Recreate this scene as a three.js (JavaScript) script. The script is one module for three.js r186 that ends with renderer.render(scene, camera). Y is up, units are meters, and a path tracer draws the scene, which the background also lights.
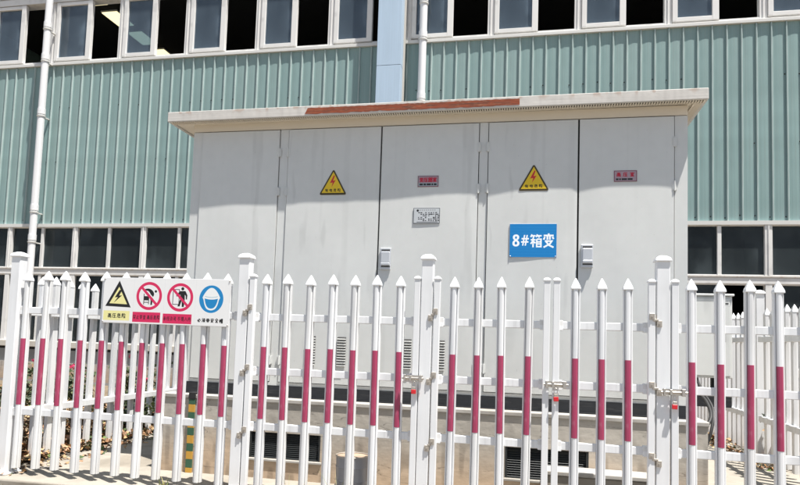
import * as THREE from 'three';
import { RoundedBoxGeometry } from 'three/addons/geometries/RoundedBoxGeometry.js';
import { mergeGeometries, toCreasedNormals } from 'three/addons/utils/BufferGeometryUtils.js';
import { RectAreaLightUniformsLib } from 'three/addons/lights/RectAreaLightUniformsLib.js';

// ------------------------------------------------------------------ camera, sky, sun, exposure
const scene = new THREE.Scene();
const camera = new THREE.PerspectiveCamera(2 * Math.atan(242.5 / 652.94) * 180 / Math.PI, 800 / 485, 0.05, 3000);
camera.position.set(1.0499, 0.9898, 4.4439);
camera.rotation.order = 'YXZ';
camera.rotation.set(0.072854, 0.207908, 0.033287);
camera.setViewOffset(800, 485, 8, -49.3, 800, 485);
scene.add(camera);
const renderer = new THREE.WebGLRenderer({ antialias: true });
renderer.toneMapping = THREE.LinearToneMapping;
renderer.toneMappingExposure = 2.0;
renderer.shadowMap.enabled = true;
const SUN = new THREE.Vector3(0.30, 1.0, 0.19).normalize();
{ // hazy summer sky: pale at the horizon, soft blue overhead, brighter haze around the sun
  const w = 512, h = 256, d = new Float32Array(w * h * 4), v = new THREE.Vector3();
  for (let j = 0; j < h; j++) for (let i = 0; i < w; i++) {
    const el = ((j + 0.5) / h - 0.5) * Math.PI, az = ((i + 0.5) / w - 0.5) * 2 * Math.PI; v.set(Math.cos(el) * Math.cos(az), Math.sin(el), Math.cos(el) * Math.sin(az));
    const t = Math.pow(Math.max(0, 1 - Math.max(0, v.y)), 2.2), g = Math.max(0, v.dot(SUN)), glow = 0.22 * Math.pow(g, 6) + 0.35 * Math.pow(g, 40), o = (j * w + i) * 4;
    const c = v.y > -0.02 ? [0.34 + 0.40 * t + glow, 0.455 + 0.35 * t + glow * 0.97, 0.64 + 0.25 * t + glow * 0.9] : [0.3, 0.29, 0.27];
    d[o] = c[0] * 0.39; d[o + 1] = c[1] * 0.405; d[o + 2] = c[2] * 0.425; d[o + 3] = 1;
  }
  const t = new THREE.DataTexture(d, w, h, THREE.RGBAFormat, THREE.FloatType); t.mapping = THREE.EquirectangularReflectionMapping; t.magFilter = THREE.LinearFilter; t.needsUpdate = true;
  scene.background = t; scene.environment = t;
}
const sun = new THREE.DirectionalLight(new THREE.Color(1, 0.96, 0.895), 5.0);
sun.position.copy(SUN).multiplyScalar(30); sun.target.position.set(0, 0, 0);
sun.castShadow = true; sun.shadow.radius = 1;
Object.assign(sun.shadow.camera, { left: -15, right: 15, top: 15, bottom: -15, near: 1, far: 70 });
sun.shadow.mapSize.set(4096, 4096);
scene.add(sun, sun.target);

// ------------------------------------------------------------------ helpers
const rng = (s) => () => { s = (s + 0x6d2b79f5) | 0; let t = Math.imul(s ^ (s >>> 15), 1 | s); t = (t + Math.imul(t ^ (t >>> 7), 61 | t)) ^ t; return ((t ^ (t >>> 14)) >>> 0) / 4294967296; };
const R = rng(77), rr = (a, b) => a + (b - a) * R(), clamp = (x, a = 0, b = 1) => Math.min(b, Math.max(a, x));
const mix = (a, b, t) => a + (b - a) * t, sm = (a, b, x) => { const t = clamp((x - a) / (b - a)); return t * t * (3 - 2 * t); };
const used = {};
const numbered = (n) => { const k = used[n] = (used[n] ?? -1) + 1; return k ? n + '_' + String(k).padStart(3, '0') : n; };
function thing(name, label, category, group, pos = [0, 0, 0]) {
  const g = new THREE.Group(); g.name = numbered(name); g.userData = { label, category }; if (group) g.userData.group = group;
  g.position.set(...pos); scene.add(g); return g;
}
function part(parent, name, geo, m, label) {
  const o = new THREE.Mesh(geo, m); o.name = name; o.castShadow = o.receiveShadow = true; if (label) o.userData.label = label; parent.add(o); return o;
}
function struct(name, geo, m) { const o = part(scene, numbered(name), geo, m); o.userData.kind = 'structure'; return o; }
function stuff(o) { o.userData.kind = 'stuff'; return o; }
function boxUV(g) {
  const p = g.attributes.position, n = g.attributes.normal, uv = new Float32Array(p.count * 2);
  for (let i = 0; i < p.count; i++) {
    const ax = Math.abs(n.getX(i)), ay = Math.abs(n.getY(i)), az = Math.abs(n.getZ(i)), x = p.getX(i), y = p.getY(i), z = p.getZ(i);
    if (az >= ax && az >= ay) { uv[2 * i] = x; uv[2 * i + 1] = y; } else if (ay >= ax) { uv[2 * i] = x; uv[2 * i + 1] = -z; } else { uv[2 * i] = -z; uv[2 * i + 1] = y; }
  }
  g.setAttribute('uv', new THREE.BufferAttribute(uv, 2)); return g;
}
// box from its limits
const box = (x0, x1, y0, y1, z0, z1) => boxUV(new THREE.BoxGeometry(x1 - x0, y1 - y0, z1 - z0).translate((x0 + x1) / 2, (y0 + y1) / 2, (z0 + z1) / 2));
const rbox = (x0, x1, y0, y1, z0, z1, r = 0.004, s = 1) => boxUV(new RoundedBoxGeometry(x1 - x0, y1 - y0, z1 - z0, s, r).translate((x0 + x1) / 2, (y0 + y1) / 2, (z0 + z1) / 2));
function merge(list) {
  return mergeGeometries(list.map((g) => { g = g.index ? g.toNonIndexed() : g; for (const k of Object.keys(g.attributes)) if (!['position', 'normal', 'uv'].includes(k)) g.deleteAttribute(k); return g; }));
}
// a plan outline [[x, z], ...] raised from y0 to y1
function upright(pts, y0, y1, bevel = 0) {
  const s = new THREE.Shape(pts.map(([x, z]) => new THREE.Vector2(x, -z)));
  const g = new THREE.ExtrudeGeometry(s, { depth: y1 - y0 - 2 * bevel, bevelEnabled: bevel > 0, bevelSize: bevel, bevelThickness: bevel, bevelOffset: -bevel, bevelSegments: 1, steps: 1 });
  return boxUV(g.rotateX(-Math.PI / 2).translate(0, y0 + bevel, 0));
}
const flat = (g) => { g = g.index ? g.toNonIndexed() : g; g.computeVertexNormals(); return boxUV(g); };
const tube = (pts, r, seg = 24, rad = 8) => new THREE.TubeGeometry(new THREE.CatmullRomCurve3(pts.map((p) => new THREE.Vector3(...p))), seg, r, rad);
const cyl = (r0, r1, h, x, y, z, n = 20) => new THREE.CylinderGeometry(r0, r1, h, n).translate(x, y, z);

// ------------------------------------------------------------------ computed textures
function lattice(n, seed) { const r = rng(seed), a = new Float32Array(n * n); for (let i = 0; i < n * n; i++) a[i] = r(); return a; }
function tileNoise(seed) {                                     // noise(u, v, cells) that tiles over [0, 1]
  const L = {};
  return (u, v, nx, ny = nx) => {
    const n = Math.max(nx, ny), a = L[n] ??= lattice(n, seed + n * 31);
    const x = u * nx, y = v * ny, xi = Math.floor(x), yi = Math.floor(y), fx = x - xi, fy = y - yi, sx = fx * fx * (3 - 2 * fx), sy = fy * fy * (3 - 2 * fy);
    const at = (i, j) => a[(((j % ny) + ny) % ny) * n + (((i % nx) + nx) % nx)];
    return mix(mix(at(xi, yi), at(xi + 1, yi), sx), mix(at(xi, yi + 1), at(xi + 1, yi + 1), sx), sy);
  };
}
function tex(w, h, f, srgb = true, rep) {
  const d = new Uint8Array(w * h * 4), c = [0, 0, 0];
  const enc = srgb ? (x) => 255 * (x <= 0.0031308 ? 12.92 * x : 1.055 * Math.pow(x, 1 / 2.4) - 0.055) : (x) => 255 * x;
  for (let j = 0; j < h; j++) for (let i = 0; i < w; i++) {
    f((i + 0.5) / w, (j + 0.5) / h, c); const o = (j * w + i) * 4;
    for (let k = 0; k < 3; k++) d[o + k] = enc(clamp(c[k])); d[o + 3] = 255;
  }
  const t = new THREE.DataTexture(d, w, h); t.wrapS = t.wrapT = THREE.RepeatWrapping; t.magFilter = THREE.LinearFilter; t.minFilter = THREE.LinearMipmapLinearFilter; t.generateMipmaps = true;
  if (srgb) t.colorSpace = THREE.SRGBColorSpace; if (rep) t.repeat.set(...rep); t.needsUpdate = true; return t;
}
const N1 = tileNoise(5), N2 = tileNoise(91), N3 = tileNoise(402);
const fbm = (N, u, v, n, o = 4) => { let s = 0, a = 0.5, t = 0; for (let k = 0; k < o; k++) { s += a * N(u, v, n); t += a; a *= 0.5; n *= 2; } return s / t; };
const set3 = (c, r, g, b, k = 1) => { c[0] = r * k; c[1] = g * k; c[2] = b * k; };
const std = (o) => new THREE.MeshStandardMaterial(o);
const phys = (o) => new THREE.MeshPhysicalMaterial(o);
const lin = (r, g, b) => new THREE.Color().setRGB(r, g, b);

// white PVC, a little dusty
const pvcTex = tex(256, 1024, (u, v, c) => { const d = fbm(N1, u, v, 4, 4), s = N2(u, v, 32, 4); const foot = sm(0.13, 0.02, v + 0.10 * (d - 0.5)), run = sm(0.6, 0.9, N3(u, v, 48, 3)); set3(c, 0.775, 0.785, 0.80, 1 - 0.13 * sm(0.42, 0.8, d) - 0.05 * s * s - 0.07 * run); c[0] = mix(c[0], 0.40, 0.22 * foot); c[1] = mix(c[1], 0.35, 0.22 * foot); c[2] = mix(c[2], 0.28, 0.22 * foot); }, true, [1 / 0.6, 1 / 1.62]);
const bandTex = tex(128, 256, (u, v, c) => { const d = fbm(N1, u, v, 4, 4), k = sm(0.62, 0.8, fbm(N2, u, v, 9, 4)); set3(c, 0.36, 0.045, 0.11, 0.82 + 0.36 * d); for (let i = 0; i < 3; i++) c[i] = mix(c[i], [0.45, 0.2, 0.26][i], 0.35 * k); }, true, [1 / 0.21, 1 / 0.5]);
const pvcRough = tex(256, 256, (u, v, c) => { const d = fbm(N2, u, v, 8, 4); set3(c, 1, 0.3 + 0.25 * d, 0); }, false, [2, 2]);
// powder coated steel of the cabinet: streaks, dust, scuffs
const coatTex = tex(1024, 1024, (u, v, c) => {
  const big = fbm(N1, u, v, 3, 4), st = N2(u, v, 128, 4) * N3(u, v, 64, 3), fine = fbm(N3, u, v, 64, 3);
  const k = 1 - 0.06 * sm(0.35, 0.8, big) - 0.055 * sm(0.35, 0.85, st) - 0.05 * fine - 0.10 * sm(0.72, 0.95, N1(u + 0.01 * N3(u, v, 20), v, 90, 9)) * sm(0.4, 0.7, N2(u, v, 5, 4)), spot = N2(u, v, 200) > 0.985 ? 0.8 : 1;
  set3(c, 0.63, 0.64, 0.628, k * spot);
}, true, [1 / 3.1, 1 / 3.1]);
const coatBump = tex(512, 512, (u, v, c) => { const d = fbm(N3, u, v, 6, 3) * 0.8 + fbm(N1, u, v, 100, 2) * 0.2; set3(c, d, d, d); }, false, [1 / 2, 1 / 2]);
const tealTex = (r, g, b, s) => tex(256, 1024, (u, v, c) => {
  const d = fbm(N1, u + s, v, 3, 4), st = N2(u + s, v, 64, 3), drip = sm(0.55, 0.9, N3(u, v + s, 90, 4)) * sm(0, 0.3, v) ;
  set3(c, r, g, b, 1 - 0.12 * d - 0.09 * st); const k = 0.14 * drip; c[0] = mix(c[0], 0.30, k); c[1] = mix(c[1], 0.31, k); c[2] = mix(c[2], 0.29, k);
}, true, [1 / 0.9, 1 / 3.25]);
const grime = (base, amt, seed) => tex(256, 256, (u, v, c) => { const a = fbm(N1, u + seed, v, 3, 5), e = sm(0.5, 0.85, fbm(N2, u, v + seed, 7, 4)), r = N3(u, v, 60, 3); const k = 1 - amt * (0.6 * a + 0.4 * e + 0.06 * r); c[0] = c[1] = c[2] = base * k; }, false, [0.31, 0.27]);
const dent = tex(256, 256, (u, v, c) => { const d = fbm(N3, u, v, 4, 2); c[0] = c[1] = c[2] = d; }, false, [0.35, 0.55]);
const frameTex = tex(256, 256, (u, v, c) => { const a = fbm(N2, u, v, 5, 4), b = sm(0.6, 0.85, fbm(N1, u, v, 9, 3)); set3(c, 0.74, 0.735, 0.72, 1 - 0.10 * a - 0.16 * b); }, true, [0.6, 0.6]);
const sunlitCrestTex = tex(64, 1024, (u, v, c) => { const d = fbm(N2, u, v, 12, 4); set3(c, 0.35, 0.44, 0.43, 0.8 + 0.32 * d); }, true, [1 / 0.5, 1 / 2.3]);  // paler teal: the sunlit line along each rib, put into the colour
const concTex = tex(1024, 1024, (u, v, c) => {
  const a = fbm(N1, u, v, 4, 5), b = fbm(N2, u, v, 40, 4), p = N3(u, v, 300), st = sm(0.55, 0.75, fbm(N3, u, v, 6, 4));
  set3(c, 0.335, 0.305, 0.26, 0.74 + 0.34 * a + 0.26 * (b - 0.5) - (p > 0.93 ? 0.14 : 0)); c[0] *= 1 - 0.2 * st; c[1] *= 1 - 0.22 * st; c[2] *= 1 - 0.24 * st;
}, true, [1 / 2.7, 1 / 2.7]);
const concBump = tex(512, 512, (u, v, c) => { const d = fbm(N2, u, v, 24, 5); set3(c, d, d, d); }, false, [1, 1]);
const plasterTex = tex(1024, 256, (u, v, c) => {                // v = 0 at the ground
  const a = fbm(N1, u, v, 8, 5), b = fbm(N2, u, v, 90, 3), st = N3(u, v, 70, 3), low = sm(0.75, 0.1, v + 0.45 * (fbm(N3, u, 0.3, 9, 3) - 0.5)), run = sm(0.62, 0.85, st) * sm(1, 0.4, v);
  set3(c, mix(0.41, 0.47, low), mix(0.388, 0.365, low), mix(0.355, 0.27, low), 0.80 + 0.42 * a + 0.2 * (b - 0.5)); const k = (1 - 0.28 * run) * (Math.abs(fbm(N2, u, v, 5, 5) - 0.5) < 0.004 ? 0.6 : 1); c[0] *= k; c[1] *= k * 0.985; c[2] *= k * 0.96;
}, true, [1 / 3.7, 1 / 0.55]);
const soilTex = tex(512, 512, (u, v, c) => { const a = fbm(N1, u, v, 6, 5), b = fbm(N2, u, v, 60, 3); set3(c, 0.19, 0.145, 0.095, 0.55 + 0.7 * a + 0.5 * (b - 0.5)); }, true, [1 / 1.6, 1 / 1.6]);
const asphaltTex = tex(512, 512, (u, v, c) => { const a = fbm(N1, u, v, 5, 4), b = N2(u, v, 180); set3(c, 0.20, 0.187, 0.165, 0.75 + 0.3 * a + 0.2 * (b - 0.5)); }, true, [1 / 2, 1 / 2]);
const roofTex = tex(1024, 128, (u, v, c) => {
  const a = fbm(N1, u, v, 12, 4), st = N2(u, v, 190, 2), rust = sm(0.62, 0.86, N3(u, v, 140, 3)) * sm(0.55, 1, (v + 0.55) % 1);
  set3(c, 0.62, 0.595, 0.56, 0.82 + 0.22 * a - 0.12 * st * st); c[0] = mix(c[0], 0.33, 0.45 * rust); c[1] = mix(c[1], 0.2, 0.5 * rust); c[2] = mix(c[2], 0.12, 0.5 * rust);
}, true, [1 / 3.7, 1 / 0.1]);
const rustTex = tex(1024, 64, (u, v, c) => {
  const a = fbm(N1, u, v, 30, 4), b = sm(0.54, 0.66, fbm(N3, u, v, 20, 3)), d = sm(0.62, 0.8, fbm(N2, u, v, 40, 3));
  set3(c, 0.27, 0.058, 0.022, 0.45 + 0.9 * a); for (let k = 0; k < 3; k++) { c[k] = mix(c[k], [0.10, 0.045, 0.03][k], 0.8 * b); c[k] = mix(c[k], [0.42, 0.26, 0.15][k], 0.5 * d); }
}, true, [1 / 1.5, 1 / 0.06]);
const blackTex = tex(512, 64, (u, v, c) => { const a = fbm(N2, u, v, 24, 4), s = sm(0.6, 0.8, fbm(N1, u, v, 16, 3)); set3(c, 0.012, 0.014, 0.018, 0.7 + 0.7 * a); for (let k = 0; k < 3; k++) c[k] = mix(c[k], 0.07, 0.3 * s); }, true, [1 / 1.2, 1 / 0.15]);
const ductTex = tex(256, 512, (u, v, c) => { const a = fbm(N1, u, v, 4, 4), s = N2(u, v, 40, 3); set3(c, 0.45, 0.575, 0.71, 0.92 + 0.1 * a - 0.07 * s); }, true, [1 / 0.6, 1 / 2]);

const M = {
  pvc: std({ map: pvcTex, roughnessMap: pvcRough, roughness: 1 }),
  band: std({ map: bandTex, roughness: 0.42 }),
  coat: std({ map: coatTex, bumpMap: coatBump, bumpScale: 0.0005, roughness: 0.42 }),
  coatDim: std({ map: coatTex, color: lin(0.9, 0.9, 0.9), roughness: 0.55 }),
  groove: std({ color: lin(0.05, 0.05, 0.05), roughness: 0.8 }),
  fascia: std({ map: roofTex, roughness: 0.75, bumpMap: concBump, bumpScale: 0.001 }),
  soffit: std({ color: lin(0.72, 0.655, 0.55), roughness: 0.8 }),
  rust: std({ map: rustTex, roughness: 0.85 }),
  black: std({ map: blackTex, roughness: 0.8 }),
  plaster: std({ map: plasterTex, roughness: 0.95, bumpMap: concBump, bumpScale: 0.002 }),
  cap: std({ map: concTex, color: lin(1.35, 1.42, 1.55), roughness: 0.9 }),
  conc: std({ map: concTex, roughness: 0.93, bumpMap: concBump, bumpScale: 0.002 }),
  soil: std({ map: soilTex, roughness: 1, bumpMap: concBump, bumpScale: 0.01 }),
  asphalt: std({ map: asphaltTex, roughness: 0.95 }),
  teal: [std({ map: tealTex(0.25, 0.372, 0.366, 0), bumpMap: dent, bumpScale: 0.012, roughness: 0.5 }), std({ map: tealTex(0.24, 0.36, 0.355, 0.37), bumpMap: dent, bumpScale: 0.012, roughness: 0.52 }), std({ map: tealTex(0.26, 0.376, 0.368, 0.71), bumpMap: dent, bumpScale: 0.012, roughness: 0.5 })],
  sunlitCrest: std({ map: sunlitCrestTex, roughness: 0.45 }),
  duct: std({ map: ductTex, roughness: 0.45 }),
  frame: std({ map: frameTex, roughness: 0.5 }),
  frameOld: std({ color: lin(0.52, 0.49, 0.44), roughness: 0.7 }),
  transom: std({ map: roofTex, roughness: 0.8 }),
  trim: std({ color: lin(0.62, 0.62, 0.60), roughness: 0.5 }),
  greyBand: std({ color: lin(0.26, 0.265, 0.265), roughness: 0.7 }),
  plinth: std({ map: plasterTex, color: lin(0.95, 0.93, 0.95), roughness: 0.95 }),
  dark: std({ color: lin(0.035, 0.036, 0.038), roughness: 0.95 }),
  rubber: std({ color: lin(0.015, 0.015, 0.016), roughness: 0.6 }),
  grille: std({ color: lin(0.020, 0.024, 0.026), roughness: 0.5 }),
  steel: std({ color: lin(0.55, 0.52, 0.48), metalness: 0.85, roughness: 0.38 }),
  steelOld: std({ color: lin(0.46, 0.42, 0.37), metalness: 0.6, roughness: 0.5 }),
  chrome: std({ color: lin(0.72, 0.74, 0.77), metalness: 0.75, roughness: 0.3 }),
  silver: std({ color: lin(0.55, 0.57, 0.6), metalness: 0.35, roughness: 0.4 }),
  lockRed: std({ color: lin(0.62, 0.02, 0.03), roughness: 0.35 }),
  yellow: std({ color: lin(0.52, 0.29, 0.045), roughness: 0.6 }),
  green: std({ color: lin(0.035, 0.105, 0.06), roughness: 0.6 }),
  glassUp: phys({ color: lin(0.38, 0.49, 0.59), transmissionMap: grime(1, 0.42, 0.2), bumpMap: dent, bumpScale: 0.004, transmission: 0.98, thickness: 0, roughness: 0.04, ior: 1.5 }),
  glassLow: phys({ color: lin(0.30, 0.36, 0.38), transmissionMap: grime(1, 0.2, 0.6), bumpMap: dent, bumpScale: 0.004, transmission: 1, thickness: 0, roughness: 0.03, ior: 1.5, specularIntensity: 0.35 }),
};

const heap = (x, z) => 0.30 * Math.exp(-Math.pow((x + 2.93) / 0.27, 2)) * sm(0.75, 0.45, z) * sm(-2.6, -0.6, z);
// ------------------------------------------------------------------ the setting
const ZW = -6.56, ZF = 0.56;
{ // the ground to the horizon, then the sheets that lie on it
  const g = new THREE.CircleGeometry(2000, 64).rotateX(-Math.PI / 2).translate(0, -0.2, 0); struct('ground', boxUV(g), M.soil);
  struct('road', box(-60, 60, -0.19, -0.13, 1.45, 9), M.asphalt);
  struct('pavement', rbox(-2.58, 3.26, -0.16, 0, -3.3, 0.725, 0.012), M.conc);
  const bed = (x0, x1, z0, z1, y, amp, seed) => {
    const n = tileNoise(seed), w = x1 - x0, d = z1 - z0, b = new THREE.PlaneGeometry(w, d, Math.ceil(w * 14), Math.ceil(d * 14)).rotateX(-Math.PI / 2).translate((x0 + x1) / 2, y, (z0 + z1) / 2), p = b.attributes.position;
    for (let i = 0; i < p.count; i++) p.setY(i, p.getY(i) + heap(p.getX(i), p.getZ(i)) + amp * (fbm(n, p.getX(i) / 8 + 2, p.getZ(i) / 8 + 2, 16, 4) - 0.5));
    b.computeVertexNormals(); return boxUV(b);
  };
  struct('soil_bed', bed(-9, -2.55, -6.4, 0.72, -0.03, 0.14, 8), M.soil);
  struct('soil_bed', bed(3.2, 9, -6.4, 0.72, -0.03, 0.12, 9), M.soil);
  struct('soil_bed', bed(-2.7, 3.3, -6.4, -3.25, -0.06, 0.1, 10), M.soil);
  struct('soil_bed', bed(-9, 9, 0.71, 1.5, -0.09, 0.07, 11), M.soil);
}

// ------------------------------------------------------------------ the factory hall behind
const D0 = [-13.36, -11.92, -10.48, -9.04, -7.517, -6.087, -4.64, -3.223, -1.79, -0.337, 1.115, 2.539, 3.963, 5.39, 6.82, 8.26];
{
  const b = thing('factory_hall', 'long factory hall with teal ribbed steel cladding and white window bands behind the cabinet', 'building');
  const X0 = -13.2, X1 = 8.9;
  // upright sheets, one per rib pitch
  const P = 0.217, prof = [[0, 0], [0.04, 0.0035], [0.085, 0.005], [0.13, 0.0035], [0.167, 0], [0.172, 0.028], [0.186, 0.03], [0.204, 0.001], [0.217, 0]], outline = [...prof, ...prof.slice().reverse().map(([x, z]) => [x, z - 0.006])];
  const sheet = upright(outline, 3.02, 6.204), sunlitCrest = upright([[0.1725, 0.0275], [0.1865, 0.0295], [0.199, 0.010], [0.2005, 0.0115], [0.1875, 0.0312], [0.172, 0.0292]], 3.021, 6.199);
  const k0 = Math.round((X0 + 0.884) / P), k1 = Math.floor((X1 + 0.884) / P);
  const screws = [];
  for (let k = k0; k < k1; k++) {
    const x = -0.884 + k * P, o = part(b, 'wall_panel', sheet, M.teal[Math.floor(R() * 3)]); o.position.set(x, 0, ZW); part(o, 'rib_sunlit_line', sunlitCrest, M.sunlitCrest);  // each rib carries a pale strip painting in its sunlit edge
    for (const y of [3.09, 4.25, 5.35]) if (R() < (y > 4 ? 0.5 : 0.9)) screws.push(new THREE.SphereGeometry(0.011, 6, 4).translate(x + 0.145 + rr(-0.01, 0.01), y + rr(-0.02, 0.02), ZW + 0.004));
  }
  stuff(part(b, 'screw', merge(screws), M.rubber));
  part(b, 'wall_core', box(X0, X1, 2.99, 6.204, ZW - 0.22, ZW - 0.012), M.dark);
  part(b, 'bottom_flashing', merge([box(X0, X1, 2.955, 3.018, ZW - 0.2, ZW + 0.045)]), M.trim);
  part(b, 'upper_sill', merge([rbox(X0, X1, 6.205, 6.262, ZW - 0.22, ZW + 0.046, 0.006)]), M.trim);
  part(b, 'upper_transom', box(X0, X1, 7.52, 7.64, ZW - 0.2, ZW + 0.03), M.frame);
  part(b, 'upper_wall', box(X0, X1, 8.9, 9.4, ZW - 0.2, ZW + 0.02), M.teal[0]);
  // upper windows: a glazed sash beside an open bay
  const frameG = (w, y0, y1) => merge([box(0.60, 0.71, y0, y1, ZW - 0.09, ZW + 0.035), box(0, 0.60, y0, y0 + 0.045, ZW - 0.09, ZW + 0.03), box(0.71, w, y0, y0 + 0.035, ZW - 0.09, ZW + 0.022), box(0.645, 0.668, y0 + 0.02, y1, ZW + 0.034, ZW + 0.05)]);
  const sashG = (w, y0, y1) => merge([rbox(0.715, 0.795, y0, y1, ZW - 0.02, ZW + 0.062, 0.006), rbox(w - 0.105, w - 0.004, y0, y1, ZW - 0.02, ZW + 0.062, 0.006), rbox(0.79, w - 0.1, y0 + 0.001, y0 + 0.07, ZW - 0.018, ZW + 0.058, 0.006), rbox(0.79, w - 0.1, y1 - 0.07, y1 - 0.001, ZW - 0.018, ZW + 0.058, 0.006)]);
  for (let i = 0; i < D0.length - 1; i++) {
    const w = D0[i + 1] - D0[i];
    for (const [y0, y1] of [[6.264, 7.518], [7.643, 8.895]]) {
      const f = part(b, 'window', frameG(w, y0, y1), M.frame); f.position.set(D0[i], 0, -0.036);
      part(f, 'sash', sashG(w, y0 + 0.04, y1 - 0.01), M.frame);
      part(f, 'pane', box(0.79, w - 0.1, y0 + 0.1, y1 - 0.07, ZW + 0.012, ZW + 0.018), M.glassUp);
    }
  }
  // lower window band: thick and thin mullions, panes between
  const mull = [-11.956, -10.49, -9.024, -7.558, -6.092, -4.626, -3.16, -1.694, -0.228, 1.722, 3.188, 4.654, 6.12, 7.586];
  mull.forEach((x, i) => {
    const xn = mull[i + 1] ?? x + 1.2, xm = x + (x > 1 ? 0.764 : 0.733);
    const f = part(b, 'window', merge([rbox(x - 0.055, x + 0.055, 2.16, 2.954, ZW - 0.08, ZW + 0.03, 0.006), box(x - 0.008, x + 0.008, 2.16, 2.954, ZW + 0.029, ZW + 0.042), rbox(xm - 0.03, xm + 0.03, 2.161, 2.953, ZW - 0.07, ZW + 0.02, 0.005), box(x - 0.05, xn - 0.056, 2.158, 2.176, ZW - 0.06, ZW + 0.01), box(x - 0.05, xn - 0.056, 2.938, 2.956, ZW - 0.06, ZW + 0.01)]), M.frame);
    for (const [a, c] of [[x + 0.05, xm - 0.025], [xm + 0.025, xn - 0.05]]) part(f, 'pane', box(a, c, 2.165, 2.95, ZW - 0.03, ZW - 0.024), M.glassLow);
    const l = part(b, 'window', merge([rbox(x - 0.05, x + 0.05, 0.735, 2.03, ZW - 0.08, ZW + 0.025, 0.006), rbox(xm - 0.03, xm + 0.03, 0.736, 2.029, ZW - 0.07, ZW + 0.02, 0.005), box(x - 0.05, xn - 0.051, 0.732, 0.752, ZW - 0.06, ZW + 0.01), box(x - 0.05, xn - 0.051, 2.012, 2.032, ZW - 0.06, ZW + 0.01)]), M.frame);
    const open = x > 3 && x < 4 ? 1 : i % 4 === 1 ? 0 : -1;
    for (const [j, a, c] of [[0, x + 0.045, xm - 0.025], [1, xm + 0.025, xn - 0.045]]) if (j !== open) part(l, 'pane', box(a, c, 0.74, 2.025, ZW - 0.03, ZW - 0.024), M.glassLow);
  });
  part(b, 'transom', rbox(X0, X1, 2.028, 2.128, ZW - 0.1, ZW + 0.03, 0.008), M.frame);
  part(b, 'transom_cap', rbox(X0, X1, 2.129, 2.162, ZW - 0.1, ZW + 0.042, 0.006), M.transom);
  part(b, 'window_sill', rbox(X0, X1, 0.62, 0.737, ZW - 0.2, ZW + 0.06, 0.01), M.frameOld);
  part(b, 'sill_gap', box(X0, X1, 0.572, 0.622, ZW - 0.2, ZW - 0.03), M.dark);
  part(b, 'grey_band', box(X0, X1, 0.33, 0.574, ZW - 0.2, ZW), M.greyBand);
  part(b, 'plinth', box(X0, X1, -0.2, 0.332, ZW - 0.2, ZW + 0.035), M.plinth);
  // the inside: floor, ceiling, back and end walls
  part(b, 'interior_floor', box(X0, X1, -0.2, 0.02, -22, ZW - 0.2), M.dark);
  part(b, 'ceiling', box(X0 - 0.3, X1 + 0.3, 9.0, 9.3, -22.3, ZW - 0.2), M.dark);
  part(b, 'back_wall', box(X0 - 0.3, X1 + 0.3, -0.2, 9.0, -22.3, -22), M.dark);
  for (const x of [X0 - 0.3, X1]) part(b, 'end_wall', box(x, x + 0.298, -0.2, 9.0, -22, ZW + 0.1), M.teal[1]);
  part(b, 'roof', box(X0 - 0.4, X1 + 0.4, 9.41, 9.55, -22.4, ZW + 0.4), M.trim);
}
// lit ceiling panels inside, seen through the upper windows
RectAreaLightUniformsLib.init();
const panelM = std({ color: lin(0.7, 0.65, 0.45), emissive: lin(1, 0.87, 0.52), emissiveIntensity: 0.72 });
['nearest the window wall', 'second from the wall', 'third from the wall', 'fourth from the wall', 'deepest in the hall'].forEach((t, i) => {
  const z = -8.85 - 1.08 * i, l = thing('ceiling_light', 'pale yellow ceiling panel behind the upper left windows, ' + t, 'ceiling light', 'ceiling panels in the hall', [-9.4, 8.96, z]);
  part(l, 'housing', box(-0.23, 0.23, 0.0, 0.038, -0.38, 0.38), M.trim);
  part(l, 'diffuser', box(-0.21, 0.21, -0.02, -0.001, -0.36, 0.36), panelM);
  const a = new THREE.RectAreaLight(new THREE.Color(1, 0.87, 0.52), 0.35, 0.42, 0.72); a.position.set(-9.4, 8.93, z); a.lookAt(-9.4, 0, z); scene.add(a);
});
// rainwater pipes and the pale duct on the wall
function pipe(name, x, y0, y1, label, off) {
  const t = thing(name, label, 'drainpipe', 'white drainpipes on the hall', [x, 0, ZW + off]);
  part(t, 'tube', cyl(0.066, 0.066, y1 - y0, 0, (y0 + y1) / 2, 0, 24), M.pvc);
  for (const y of [2.72, 3.3, 5.2, 6.3, 6.95]) if (y > y0 && y < y1) { part(t, 'collar', cyl(0.075, 0.075, 0.11, 0, y, 0, 24), M.pvc); part(t, 'bracket', merge([cyl(0.079, 0.079, 0.022, 0, y - 0.09, 0, 24), box(-0.02, 0.02, y - 0.1, y - 0.08, -off, -0.06)]), M.trim); }
}
pipe('drainpipe', -8.34, -0.1, 9.0, 'white drainpipe on the far left of the hall, behind the left corner post', 0.22);
pipe('drainpipe', -0.842, 0, 9.0, 'white plastic drainpipe just right of the pale blue duct, ending behind the cabinet roof', 0.14);
{
  const t = thing('wall_duct', 'wide pale blue sheet metal duct running up the teal wall above the cabinet', 'duct', null, [-1.395, 0, ZW]);
  for (const [y0, y1] of [[0, 3.2], [3.206, 5.7], [5.706, 8.2], [8.206, 9.3]]) part(t, 'duct_section', rbox(-0.215, 0.213, y0, y1, 0.11, 0.335, 0.006), M.duct);
  part(t, 'flange', merge([box(0.214, 0.24, 0, 9.2, 0.10, 0.16)]), M.frameOld);
}

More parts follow.
